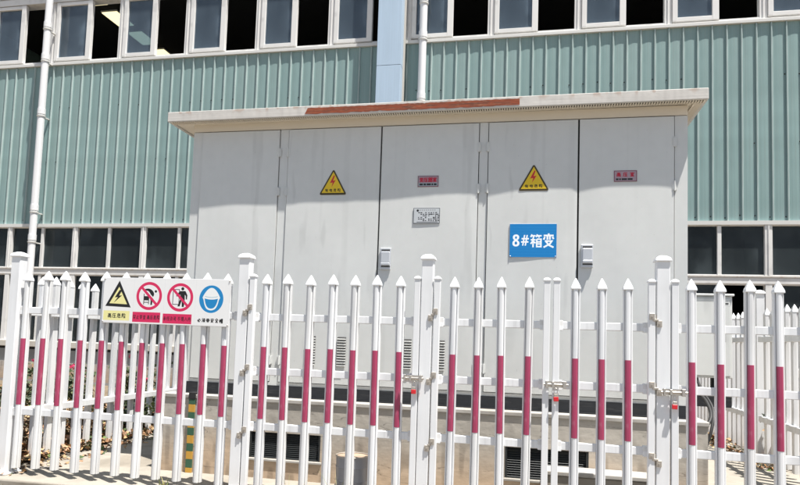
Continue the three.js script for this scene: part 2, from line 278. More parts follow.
// ------------------------------------------------------------------ the transformer cabinet on its foundation
{
  const f = thing('concrete_foundation', 'beige plastered foundation with two black louvred vents under the cabinet', 'foundation');
  const X0 = -1.53, X1 = 2.13, Z1 = 0.1, Z0 = -2.45;
  // front wall with the two vent openings left out
  const V = [[-0.852, -0.332, 0.137, 0.316], [0.913, 1.433, 0.127, 0.322]];
  const w = [box(X0, X1, 0.325, 0.522, Z0, Z1), box(X0, V[0][0], -0.1, 0.3251, Z0, Z1), box(V[0][1], V[1][0], -0.1, 0.3251, Z0, Z1), box(V[1][1], X1, -0.1, 0.3251, Z0, Z1)];
  for (const v of V) { w.push(box(v[0], v[1], -0.1, v[2], Z0, Z1), box(v[0], v[1], v[2], 0.3251, Z0, Z1 - 0.09)); if (v[3] < 0.32) w.push(box(v[0], v[1], v[3], 0.3251, Z1 - 0.09, Z1)); }
  part(f, 'wall', merge(w), M.plaster);
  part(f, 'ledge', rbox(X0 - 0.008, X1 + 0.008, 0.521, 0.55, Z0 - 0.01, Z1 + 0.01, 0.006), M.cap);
  for (const v of V) {
    const g = part(f, 'vent', merge([box(v[0], v[0] + 0.014, v[2], v[3], Z1 - 0.05, Z1 - 0.004), box(v[1] - 0.014, v[1], v[2], v[3], Z1 - 0.05, Z1 - 0.004), box(v[0], v[1], v[2], v[2] + 0.008, Z1 - 0.05, Z1 - 0.005)]), M.grille);
    const slat = boxUV(new THREE.BoxGeometry(v[1] - v[0] - 0.03, 0.003, 0.026)), n = 12;
    for (let k = 0; k < n; k++) { const s = part(g, 'slat', slat, M.grille); s.position.set((v[0] + v[1]) / 2, v[2] + 0.014 + (v[3] - v[2] - 0.02) * (k + 0.3) / n, Z1 - 0.024); s.rotation.x = 0.75; }
    part(f, 'vent_sill', rbox(v[0] - 0.03, v[1] + 0.012, v[2] - 0.018, v[2] - 0.001, Z1 - 0.02, Z1 + 0.014, 0.004), M.cap);
    part(f, 'vent_edge', box(v[0] - 0.026, v[0] - 0.001, v[2] - 0.001, v[3] + 0.004, Z1 - 0.02, Z1 + 0.006), M.cap);
  }
  const st = thing('concrete_step', 'low concrete step against the foundation below the right vent', 'step');
  part(st, 'block', rbox(1.17, 1.775, -0.05, 0.198, 0.104, 0.285, 0.008), M.conc);
  part(st, 'slab', rbox(1.165, 1.785, 0.199, 0.226, 0.104, 0.295, 0.006), M.cap);
}
const C = thing('transformer_cabinet', 'large pale grey steel transformer cabinet with five tall doors and an overhanging roof', 'electrical cabinet');
{
  const X0 = -1.468, X1 = 2.038, ZB = -2.3;
  part(C, 'base_channel', merge([box(X0 - 0.01, X1 + 0.012, 0.551, 0.632, ZB, -0.004), box(X0 - 0.01, X1 + 0.012, 0.551, 0.559, -0.01, 0.006)]), M.black);
  part(C, 'body', merge([box(X0 + 0.02, X1 - 0.02, 0.633, 2.52, ZB + 0.02, -0.035)]), M.groove);
  part(C, 'side_panel', rbox(X0, X0 + 0.03, 0.633, 2.575, ZB, -0.036, 0.004), M.coat);
  part(C, 'side_panel', rbox(X1 - 0.03, X1, 0.633, 2.575, ZB, -0.036, 0.004), M.coat);
  part(C, 'back_panel', box(X0 + 0.031, X1 - 0.031, 0.633, 2.575, ZB, ZB + 0.02), M.coat);
  const D = [[-1.390, -0.772], [-0.698, -0.006], [0.006, 0.690], [0.759, 1.350], [1.362, 1.954]], y0 = 0.662, y1 = 2.503, g = 0.005;
  const fr = [[X0, D[0][0] - g], [D[0][1] + g, D[1][0] - g], [D[2][1] + g, D[3][0] - g], [D[4][1] + g, X1]];
  part(C, 'frame', merge([...fr.map(([a, b]) => box(a, b, 0.6335, y1 + g - 0.0005, -0.0355, -0.009)),
    ...[[0, 0], [1, 2], [3, 4]].map(([a, b]) => box(D[a][0] - g, D[b][1] + g, 0.6335, y0 - g, -0.0355, -0.0092))]), M.coat);
  part(C, 'header', box(X0, X1, y1 + 0.009, 2.577, -0.0357, -0.0088), M.soffit);  // frame top in soffit tan: warm bounce from the ground put into its colour
  const lock = (x) => merge([rbox(x - 0.04, x + 0.04, -0.082, 0.082, 0, 0.012, 0.006, 2)]);
  D.forEach(([a, b], i) => {
    const w = b - a, h = y1 - y0, dg = new THREE.BoxGeometry(w, h, 0.034, 14, 20, 1), p = dg.attributes.position;
    for (let k = 0; k < p.count; k++) if (p.getZ(k) > 0) { const u = 2 * p.getX(k) / w, v = 2 * p.getY(k) / h; p.setZ(k, p.getZ(k) + [0.0015, 0.002, 0.003, 0.0035, 0.006][i] * (1 - u * u) * (1 - v * v * v * v) + [0, 0, 0.002, 0.003, 0][i] * (1 + u) * (1 - v * v) * sm(-1, -0.9, u) * sm(1, 0.9, u) + 0.0015 * Math.sin(3 * u + 5 * v + i * 2) * (1 - u * u) * (1 - v * v)); }
    dg.computeVertexNormals(); boxUV(dg.translate((a + b) / 2, (y0 + y1) / 2, -0.017)); const uv = dg.attributes.uv; for (let k = 0; k < uv.count; k++) uv.setX(k, uv.getX(k) + i * 0.77);
    const d = part(C, 'door', dg, M.coat);
    // hinges on the outer stiles
    const hx = i === 0 ? b + 0.003 : i === 1 || i === 3 ? a - 0.003 : b + 0.003;
    for (const y of [2.333, 2.043, 0.815]) part(d, 'hinge', merge([rbox(hx - 0.014, hx - 0.002, y - 0.028, y + 0.028, -0.008, 0.004, 0.002), rbox(hx + 0.002, hx + 0.014, y - 0.028, y + 0.028, -0.008, 0.0025, 0.001), cyl(0.006, 0.006, 0.066, hx, y, 0.003, 10)]), M.coat);
    // pressed vents low in the middle doors
    const vents = i === 1 ? [-0.46, -0.236] : i === 2 ? [0.232, 0.462] : [];
    for (const vx of vents) {
      const l = [], dk = [];
      for (let k = 0; k < 11; k++) { const y = 0.795 + k * 0.0185; const bulge = 0.0085; l.push(boxUV(new THREE.BoxGeometry(0.06, 0.0085, 0.014).rotateX(0.5).translate(vx, y, bulge + 0.003))); }
      part(d, 'vent', merge(l), M.coatDim); part(d, 'vent_slot', merge(l.map((q) => q.clone().translate(0, 0.0095, -0.0045).scale(1, 1, 1))), M.groove);
    }
  });
  // paddle locks
  for (const [x, y, i] of [[0.06, 1.553, 2], [1.416, 1.581, 4]]) {
    const d = C.children.filter((o) => o.name === 'door')[i];
    const l = part(d, 'lock', rbox(x - 0.039, x + 0.039, y - 0.08, y + 0.075, 0.004, 0.018, 0.006, 2), M.silver);
    l.geometry = merge([l.geometry, rbox(x - 0.03, x + 0.034, y - 0.028, y + 0.048, 0.016, 0.03, 0.006, 2), rbox(x - 0.03, x + 0.034, y - 0.05, y - 0.03, 0.016, 0.038, 0.005, 2)]);
    part(d, 'lock_slot', merge([box(x - 0.028, x + 0.032, y + 0.052, y + 0.063, 0.0175, 0.0192), box(x - 0.028, x + 0.036, y - 0.061, y - 0.053, 0.0175, 0.0205)]), M.groove);
  }
  // roof: a slab with a deep fascia, set a touch askew on the body
  const RX0 = -1.608, RX1 = 2.15, RZ = 0.114, RB = -2.4, top = 2.643, bot = 2.569, U = 0.024;
  const roof = part(C, 'roof', merge([boxUV(new THREE.BoxGeometry(RX1 - RX0 - 0.012, 0.046, RZ - RB - 0.012).translate((RX0 + RX1) / 2, 2.611, (RZ + RB) / 2))]), M.fascia);
  const tilt = (o) => { o.position.set(0.28, -0.005, 0); o.rotation.y = 0.005; o.rotation.z = 0.0046; o.geometry.translate(-0.28, 0, 0); return o; };
  tilt(roof); const sub = (n, g, m) => { g.translate(-0.28, 0, 0); return part(roof, n, g, m); };
  const T = 0.022;
  sub('fascia', rbox(RX0, RX1, bot, top, RZ - T, RZ, 0.005), M.fascia);
  sub('fascia', rbox(RX0, RX0 + T, bot, top, RB, RZ - T, 0.004), M.fascia);
  sub('fascia', rbox(RX1 - T, RX1, bot, top, RB, RZ - T, 0.004), M.fascia);
  sub('soffit', merge([box(RX0 + T, RX1 - T, 2.5800, 2.5875, RB + 0.02, RZ - 0.064), box(RX0 + T, RX1 - T, 2.5845, 2.5872, RZ - 0.064, RZ - T)]), M.soffit);
  const bars = []; for (let x = RX0 + T; x < RX1 - T; x += 0.0165) bars.push(box(x, x + 0.0085, 2.5670, 2.5730, RZ - 0.062, RZ - T));
  bars.push(box(RX0 + T, RX1 - T, 2.5660, 2.5735, RZ - 0.07, RZ - 0.064)); stuff(sub('perforated_strip', merge(bars), M.soffit));
  sub('dark_channel', box(RX0 + T + 0.001, RX1 - T - 0.001, 2.5760, 2.5795, RZ - 0.064, RZ - T - 0.001), M.groove);
  const sb = []; for (let z = RB + 0.1; z < RZ - 0.08; z += 0.0165) sb.push(box(RX1 - 0.064, RX1 - T, 2.5670, 2.5730, z, z + 0.0085));
  sb.push(box(RX1 - 0.074, RX1 - 0.064, 2.5660, 2.5735, RB + 0.1, RZ - 0.08)); stuff(sub('perforated_strip', merge(sb), M.soffit));
  // where the coating has peeled off the fascia: bare red primer with a ragged edge
  const rs = rng(31), s = new THREE.Shape(), n = 220, xa = -0.522, xb = 0.975, lo = (t) => 2.5815 + 0.0025 * (N1(t, 0.3, 40) - 0.5) * 2 + 0.003 * sm(0.8, 1, N3(t, 0.6, 50)), hi = (t) => 2.627 - 0.013 * sm(0.82, 0.97, N2(t, 0.2, 30)) - 0.003 * N1(t, 0.8, 90);
  s.moveTo(xa - 0.008, lo(0)); for (let i = 1; i <= n; i++) s.lineTo(mix(xa, xb, i / n), lo(i / n)); for (let i = n; i >= 0; i--) s.lineTo(mix(xa + 0.012, xb, i / n), hi(i / n) + 0.001 * rs());
  sub('rust_strip', boxUV(new THREE.ExtrudeGeometry(s, { depth: 0.0022, bevelEnabled: false }).translate(0, 0, RZ - 0.0002)), M.rust);
}
{ // the small box on the cabinet's right side, with its cable
  const t = thing('side_box', 'small pale grey junction box fixed to the right side of the cabinet', 'electrical box');
  part(t, 'body', rbox(2.041, 2.524, 0.784, 1.392, -1.25, -0.805, 0.008, 2), M.coat);
  part(t, 'door', rbox(2.06, 2.508, 0.80, 1.376, -0.806, -0.794, 0.004), M.coat);
  part(t, 'top_cover', rbox(2.041, 2.534, 1.393, 1.409, -1.26, -0.785, 0.004), M.coat);
  part(t, 'nameplate', box(2.446, 2.494, 1.332, 1.342, -0.795, -0.7925), M.groove);
  part(t, 'latch', rbox(2.452, 2.47, 1.05, 1.13, -0.796, -0.775, 0.003), M.groove);
  part(t, 'bracket', merge([box(2.052, 2.515, 0.572, 0.652, -1.2, -0.80), box(2.052, 2.09, 0.652, 0.785, -1.2, -1.12), box(2.47, 2.515, 0.652, 0.785, -1.2, -1.15)]), M.black);
  const c = part(scene, 'power_cable', merge([tube([[2.24, 0.80, -0.9], [2.235, 0.72, -0.72], [2.275, 0.62, -0.5], [2.262, 0.53, -0.36], [2.2, 0.44, -0.3], [2.165, 0.2, -0.32], [2.15, -0.02, -0.35]], 0.0125, 40), tube([[2.29, 0.80, -0.9], [2.285, 0.7, -0.7], [2.315, 0.58, -0.52], [2.28, 0.44, -0.42], [2.2, 0.2, -0.4], [2.17, -0.02, -0.42]], 0.0105, 40)]), M.rubber);
  c.userData = { label: 'black cables hanging from the junction box down beside the foundation', category: 'cable' };
}
{ // earthing strap painted in yellow and green
  const t = thing('earthing_strip', 'yellow and green striped earthing strip standing on the left of the foundation front', 'earthing strip', null, [-1.296, 0, 0.114]);
  const y = [0, 0.035, 0.095, 0.150, 0.205, 0.262, 0.315, 0.370, 0.425, 0.480, 0.517];
  for (let i = 0; i < 10; i++) part(t, 'stripe', rbox(-0.024, 0.024, y[i] + 0.0004, y[i + 1] - 0.0004, -0.003, 0.007, 0.0015), i % 2 ? M.green : M.yellow);
  part(t, 'clamp', merge([rbox(-0.026, 0.026, 0.518, 0.566, -0.003, 0.010, 0.003), rbox(-0.02, 0.026, 0.556, 0.564, -0.1, -0.003, 0.002)]), M.rubber);
}

// ------------------------------------------------------------------ the fence
const capRound = (w, d, pts) => { const g = flat(new THREE.LatheGeometry(pts.map(([r, y]) => new THREE.Vector2(r * Math.SQRT1_2 * 2, y)), 4, Math.PI / 4)); g.scale(w / 2, 1, d / 2); g.computeVertexNormals(); return g; };
const G = {};
{
  const body = [[-0.0245, -0.019], [0.0245, -0.019], [0.0255, -0.017], [0.0255, 0.008], [0.0235, 0.0105], [0.0182, 0.0105], [0.0172, 0.003], [0.0150, 0.003], [0.0142, 0.0185], [0.0110, 0.0230], [0.0055, 0.0250], [-0.0055, 0.0250], [-0.0110, 0.0230], [-0.0142, 0.0185], [-0.0150, 0.003], [-0.0172, 0.003], [-0.0182, 0.0105], [-0.0235, 0.0105], [-0.0255, 0.008], [-0.0255, -0.017]];
  G.picket = upright(body, 0.045, 1.312);
  G.band = upright([[-0.0156, 0.0060], [0.0156, 0.0060], [0.0150, 0.0190], [0.0116, 0.0240], [0.0058, 0.0261], [-0.0058, 0.0261], [-0.0116, 0.0240], [-0.0150, 0.0190]], 0.470, 0.917);
  G.tip = merge([rbox(-0.0275, 0.0275, 1.312, 1.322, -0.0205, 0.0275, 0.002), capRound(0.053, 0.046, [[1, 1.321], [0.94, 1.329], [0.55, 1.353], [0.13, 1.376], [0, 1.379]]).translate(0, 0, 0.003)]);
  G.post = upright([[-0.032, -0.035], [0.032, -0.035], [0.035, -0.032], [0.035, 0.032], [0.032, 0.035], [-0.032, 0.035], [-0.035, 0.032], [-0.035, -0.032]], -0.06, 1.476);
  G.postCap = merge([rbox(-0.0435, 0.0435, 1.475, 1.485, -0.0435, 0.0435, 0.003), capRound(0.085, 0.085, [[1, 1.483], [0.9, 1.494], [0.62, 1.504], [0.3, 1.510], [0, 1.512]])]);
  G.foot = merge([rbox(-0.075, 0.075, 0.001, 0.012, -0.075, 0.075, 0.003), ...[[-1, -1], [1, -1], [1, 1], [-1, 1]].map(([a, b]) => cyl(0.009, 0.009, 0.014, a * 0.058, 0.017, b * 0.058, 6))]);
  G.stile = upright([[-0.016, -0.018], [0.016, -0.018], [0.018, -0.016], [0.018, 0.016], [0.016, 0.018], [-0.016, 0.018], [-0.018, 0.016], [-0.018, -0.016]], 0.055, 1.358);
  G.stileCap = merge([rbox(-0.0215, 0.0215, 1.355, 1.365, -0.0215, 0.0215, 0.002), capRound(0.04, 0.04, [[1, 1.364], [0.7, 1.372], [0, 1.378]])]);
  G.bracket = rbox(-0.014, 0.014, -0.029, 0.029, -0.02, 0.02, 0.003);
}
const PVC = [0, 0.37, 0.71].map((o, i) => { const m = M.pvc.clone(), t = pvcTex.clone(); t.offset.set(o, 0); m.map = t; m.color = [lin(1, 1, 1), lin(0.965, 0.97, 0.98), lin(0.985, 0.98, 0.97)][i]; return m; });
const PROTO = new THREE.Group();
const picketA = part(PROTO, 'picket', G.picket, M.pvc); part(picketA, 'tip', G.tip, M.pvc); part(picketA, 'red_band', G.band, M.band);
const picketB = part(PROTO, 'picket', G.picket, M.pvc); part(picketB, 'tip', G.tip, M.pvc);
function addPicket(t, proto, x, z, turn = 0) {
  const p = proto.clone(), k = Math.floor(R() * 3); p.material = PVC[k]; p.children[0].material = PVC[(k + 1) % 3]; p.position.set(x, rr(-0.004, 0.003), z); p.rotation.set(rr(-0.006, 0.006), turn + rr(-0.03, 0.03), rr(-0.0055, 0.0055)); t.add(p); return p;
}
function post(x, z, label, h = 1, foot = true) {
  const t = thing('fence_post', label, 'fence post', 'white square fence posts', [x, 0, z]); t.scale.y = h;
  part(t, 'shaft', G.post, M.pvc); part(t, 'cap', G.postCap, M.pvc); if (foot) part(t, 'foot_plate', G.foot, M.pvc); return t;
}
post(-2.418, ZF, 'tall white square fence post at the left end of the front fence');
post(-0.727, ZF, 'tall white fence post right of the four-symbol safety board');
post(0.451, ZF, 'tall white fence post in the middle of the front, between the two left gate leaves');
post(1.779, ZF, 'tall white fence post in front of the right edge of the cabinet');
post(3.12, ZF, 'white corner post at the right end of the front fence, past the picture edge');
const railG = (x0, x1, y) => rbox(x0, x1, y - 0.0225, y + 0.0225, -0.032, 0.002, 0.004);
{ // fixed panel on the left
  const t = thing('picket_fence', 'fixed white picket panel with red bands left of the gates, carrying the safety board', 'fence', 'front picket fence and gates', [0, 0, ZF]);
  for (const x of [-2.334, -2.183, -2.035, -1.883, -1.73, -1.583, -1.436, -1.287, -1.139, -0.993, -0.847]) addPicket(t, picketA, x, 0);
  for (const y of [1.107, 0.417]) { part(t, 'rail', railG(-2.376, -0.769, y), M.pvc); for (const x of [-2.366, -0.78]) part(t, 'bracket', G.bracket, M.pvc).position.set(x, y, -0.014); }
}
function gate(label, s0, s1, xs) {
  const t = thing('gate_leaf', label, 'gate', 'front picket fence and gates', [0, 0, ZF]);
  for (const x of xs) addPicket(t, picketA, x, 0);
  for (const x of [s0, s1]) { const s = part(t, 'stile', G.stile, M.pvc); s.position.set(x, 0, 0.021); part(s, 'stile_cap', G.stileCap, M.pvc); }
  for (const y of [1.103, 0.762, 0.418]) { part(t, 'rail', railG(s0 + 0.015, s1 - 0.015, y), M.pvc); for (const x of [s0 + 0.024, s1 - 0.024]) part(t, 'bracket', G.bracket, M.pvc).position.set(x, y, -0.014); }
  return t;
}
const gates = [
  gate('seven-picket gate leaf hung on the post right of the safety board', -0.665, 0.393, [-0.583, -0.437, -0.29, -0.145, 0.001, 0.145, 0.291]),
  gate('four-picket gate leaf hung on the middle post, in front of the blue plate', 0.513, 1.149, [0.607, 0.752, 0.897, 1.043]),
  gate('three-picket gate leaf hung on the post before the cabinet right edge', 1.204, 1.718, [1.311, 1.457, 1.6]),
  gate('rightmost white gate leaf, running off the right picture edge past the junction box', 1.84, 3.055, [1.934, 2.078, 2.224, 2.372, 2.518, 2.664, 2.81, 2.956]),
];
// hinges: a plate on the stile and a lower one on the post, with a bent knuckle between
function hinge(t, xs, xp) {
  for (const y of [1.145, 0.768, 0.382]) part(t, 'hinge', merge([rbox(xs - 0.014, xs + 0.014, y + 0.003, y + 0.037, 0.0375, 0.0445, 0.002), rbox(xp - 0.014, xp + 0.014, y - 0.037, y - 0.003, 0.0345, 0.043, 0.002), cyl(0.006, 0.006, 0.06, (xs + xp) / 2, y, 0.03, 8), rbox(Math.min(xs, xp) + 0.004, Math.max(xs, xp) - 0.004, y - 0.006, y + 0.006, 0.022, 0.044, 0.002), cyl(0.005, 0.005, 0.006, 0, 0, 0, 6).rotateX(Math.PI / 2).translate(xs, y + 0.020, 0.0465), cyl(0.005, 0.005, 0.006, 0, 0, 0, 6).rotateX(Math.PI / 2).translate(xp, y - 0.020, 0.045)]), M.steelOld);
}
hinge(gates[0], -0.672, -0.706); hinge(gates[1], 0.506, 0.477); hinge(gates[2], 1.719, 1.757);
// slide bolts with padlocks
function bolt(t, x0, x1, y, z) {
  const rod = new THREE.CylinderGeometry(0.0062, 0.0062, x1 - x0, 12).rotateZ(Math.PI / 2).translate((x0 + x1) / 2, y, z + 0.012);
  part(t, 'bolt', merge([rod, rbox(x0 + 0.012, x0 + 0.022, y - 0.02, y + 0.02, z - 0.002, z + 0.022, 0.002), rbox(x1 - 0.03, x1 - 0.012, y - 0.02, y + 0.02, z - 0.002, z + 0.022, 0.002), rbox(x0 + 0.045, x0 + 0.058, y - 0.016, y + 0.016, z - 0.002, z + 0.02, 0.002), box(x0 + 0.01, x1 - 0.01, y - 0.017, y + 0.017, z - 0.003, z + 0.0005)]), M.steel);
}
bolt(gates[0], 0.32, 0.452, 0.766, 0.045); bolt(gates[2], 1.138, 1.274, 0.766, 0.042); bolt(gates[3], 1.764, 1.9, 0.753, 0.045);
function padlock(x, y, z, label) {
  const t = thing('padlock', label, 'padlock', 'red padlocks on the gate bolts', [x, y, z]);
  const arc = []; for (let i = 0; i <= 12; i++) { const a = Math.PI * i / 12; arc.push([0.0125 * Math.cos(a), 0.044 + 0.0125 * Math.sin(a), 0]); }
  part(t, 'shackle', tube([[0.0125, 0.0, 0], [0.0125, 0.025, 0], ...arc, [-0.0125, 0.025, 0], [-0.0125, 0.0, 0]], 0.0032, 30, 8), M.steel);
  part(t, 'sleeve', rbox(-0.014, 0.014, -0.012, 0.014, -0.008, 0.008, 0.003), M.steelOld);
  part(t, 'body', rbox(-0.0185, 0.0185, -0.042, -0.008, -0.0105, 0.0105, 0.004, 2), M.lockRed);
  t.rotation.z = rr(-0.06, 0.06); t.scale.setScalar(0.74); return t;
}
padlock(0.392, 0.706, ZF + 0.058, 'red padlock hanging from the bolt on the middle fence post');
padlock(1.206, 0.704, ZF + 0.056, 'red padlock hanging where the four-picket and three-picket leaves meet');
padlock(1.834, 0.694, ZF + 0.058, 'red padlock hanging from the bolt right of the rightmost tall post');
// side runs, seen from the inside
function sideRun(x, z0, z1, step, label) {
  const t = thing('picket_fence', label, 'fence', 'side picket fences', [x, 0, 0]), dir = x < 0 ? -1 : 1;
  const n = Math.floor((z0 - z1) / step);
  for (let k = 0; k <= n; k++) { const p = addPicket(t, picketB, 0, z0 - k * step, dir * Math.PI / 2); p.position.y += rr(-0.006, 0.006); }
  for (const y of [1.10, 0.395]) part(t, 'rail', rbox(-dir * 0.03 - 0.021, -dir * 0.03 + 0.021, y - 0.025, y + 0.025, z1 - 0.05, z0 + 0.12, 0.004), M.pvc);
}
sideRun(-2.505, 0.365, -2.08, 0.1495, 'white side fence running back from the left corner post, near stretch');
post(-2.505, -2.2, 'white fence post hidden behind the left end of the foundation', 1, false);
sideRun(-2.505, -2.35, -5.9, 0.1495, 'white side fence behind the left end of the cabinet, far stretch');
sideRun(3.12, 0.36, -1.95, 0.152, 'white side fence running back on the right, near stretch before its tall post');
post(3.12, -2.12, 'white fence post standing in the right side fence, behind the rightmost pickets', 1.03, false);
sideRun(3.12, -2.29, -4.6, 0.152, 'white side fence on the right, far stretch beyond its tall post');
post(3.12, -4.75, 'white fence post far back in the right side fence, mostly hidden by the junction box', 1.02, false);
sideRun(3.12, -4.9, -6.2, 0.152, 'white side fence end piece reaching the hall wall on the right');

// ------------------------------------------------------------------ signs and their lettering (characters drawn stroke by stroke on a 20 x 20 field)
const GLYPH = {
  箱: '3,1 1,5|2,3 9,3|5,3 6,6|12,1 10,5|11,3 19,3|14,3 15,6|1,9 9,9|5,6 5,20|5,10 1,15|5,11 9,14|11,8 18,8 18,19 11,19 11,8|11,12 18,12|11,15 18,15',
  变: '10,0 10,3|2,3 18,3|8,3 8,9|12,3 12,9|4,5 2,9|16,5 18,8|4,11 15,11 12,15 2,20|6,12 11,17 18,20',
  高: '10,0 10,3|2,3 18,3|6,5 14,5 14,8 6,8 6,5|3,19 3,10 17,10 17,19 15,19|7,13 13,13 13,17 7,17 7,13',
  压: '3,2 18,2|3,2 3,10 1,19|6,9 17,9|11,5 11,17|5,18 18,18|14,12 16,14',
  危: '7,0 3,5|7,2 14,2 11,5|3,6 18,6|4,6 4,12 1,19|8,9 15,9 15,13 12,13|8,9 8,18 17,18 17,15',
  险: '2,1 2,19|2,1 7,1 4,7 7,11 3,13|13,0 7,7|13,0 19,7|10,8 16,8|9,11 10,15|13,11 14,15|18,11 15,17|8,18 19,18',
  必: '3,8 2,14|6,6 6,17 13,17 14,14|9,2 11,6|16,3 4,18|17,8 19,13',
  须: '6,0 2,4|6,5 2,9|7,10 1,18|9,2 19,2|14,2 12,5|10,5 18,5 18,15|10,5 10,15|14,8 14,13 9,19|15,15 19,19',
  带: '1,4 19,4|5,1 5,7|10,0 10,7|15,1 15,7|1,12 1,9 19,9 19,12|5,18 5,13 15,13 15,18|10,9 10,20',
  安: '10,0 10,3|2,6 2,3 18,3 18,6|9,5 5,13 16,19|14,9 9,16 2,19|1,10 19,10',
  全: '10,0 1,8|10,0 19,8|5,9 15,9|10,9 10,18|5,13 15,13|2,18 18,18',
  帽: '1,6 1,15|1,6 8,6 8,15|4,1 4,20|10,1 18,1 18,8 10,8 10,1|10,4 18,4|11,10 18,10 18,20 11,20 11,10|11,13 18,13|11,16 18,16',
  有: '1,4 19,4|9,0 2,12|6,8 6,19|6,8 16,8 16,19 14,19|6,12 16,12|6,15 16,15',
  电: '3,4 17,4 17,13 3,13 3,4|3,8 17,8|10,0 10,18 18,18 18,15',
  器: '2,1 8,1 8,6 2,6 2,1|12,1 18,1 18,6 12,6 12,1|1,9 19,9|10,7 4,12|10,9 16,12|2,13 8,13 8,19 2,19 2,13|12,13 18,13 18,19 12,19 12,13',
  室: '10,0 10,3|2,5 2,3 18,3 18,5|4,7 16,7|9,7 5,11 15,11|10,11 10,18|4,14 16,14|2,18 18,18',
  禁: '1,3 9,3|5,0 5,9|5,3 1,8|11,3 19,3|15,0 15,9|15,3 19,8|5,11 15,11|2,14 18,14|10,14 10,19|6,16 4,18|14,16 16,18',
  止: '10,1 10,18|10,8 17,8|4,8 4,18|1,18 19,18',
  攀: '5,0 5,8|1,3 9,3|15,0 15,8|11,3 19,3|9,1 11,7|1,10 19,10|6,13 15,12|4,16 16,16|10,12 10,20',
  登: '3,2 8,2 2,9|17,1 12,4|12,1 19,9|6,7 14,7|6,10 14,10 14,14 6,14 6,10|7,15 8,18|13,15 12,18|2,19 18,19',
  未: '4,4 16,4|1,9 19,9|10,0 10,20|10,9 2,17|10,9 18,17',
  经: '6,0 2,6 6,6 1,12 7,11|1,18 7,16|10,2 17,2 9,10|13,6 19,10|10,12 18,12|14,12 14,18|9,18 19,18',
  许: '2,1 4,4|1,8 4,8 4,18 7,15|11,0 9,6|10,4 18,4|8,11 19,11|14,4 14,20',
  可: '1,2 19,2|15,2 15,19 12,19|4,7 10,7 10,14 4,14 4,7',
  不: '1,2 19,2|11,2 1,13|10,7 10,20|12,8 18,13',
  得: '6,0 1,5|6,5 1,11|4,9 4,20|9,1 17,1 17,8 9,8 9,1|9,4 17,4|8,11 19,11|8,14 19,14|16,10 16,20 13,20|10,16 12,18',
  入: '8,1 11,5 19,19|10,6 1,19', 内: '3,20 3,4 17,4 17,20 15,20|10,0 10,8 5,14|10,8 15,14',
};
function write(x, text, cx, cy, size, pitch, weight, colour, sx = 1) {       // centred on (cx, cy)
  x.save(); x.strokeStyle = colour; x.lineWidth = weight; x.lineCap = 'butt'; x.lineJoin = 'miter';
  const n = text.length; let px = cx - (n - 1) * pitch / 2;
  for (const ch of text) {
    if (GLYPH[ch]) for (const s of GLYPH[ch].split('|')) { x.beginPath(); s.split(' ').forEach((q, i) => { const [a, b] = q.split(',').map(Number), X = px + (a - 10) * size / 20 * sx, Y = cy + (b - 10) * size / 20; i ? x.lineTo(X, Y) : x.moveTo(X, Y); }); x.stroke(); }
    px += pitch;
  }
  x.restore();
}
function canvas(w, h, draw, rough = 0.5) {
  const c = document.createElement('canvas'); c.width = w; c.height = h; const x = c.getContext('2d'); draw(x, w, h);
  const t = new THREE.CanvasTexture(c); t.colorSpace = THREE.SRGBColorSpace; t.anisotropy = 8; return std({ map: t, roughness: rough });
}
const poly = (x, pts, fill) => { x.fillStyle = fill; x.beginPath(); pts.forEach(([a, b], i) => i ? x.lineTo(a, b) : x.moveTo(a, b)); x.closePath(); x.fill(); };
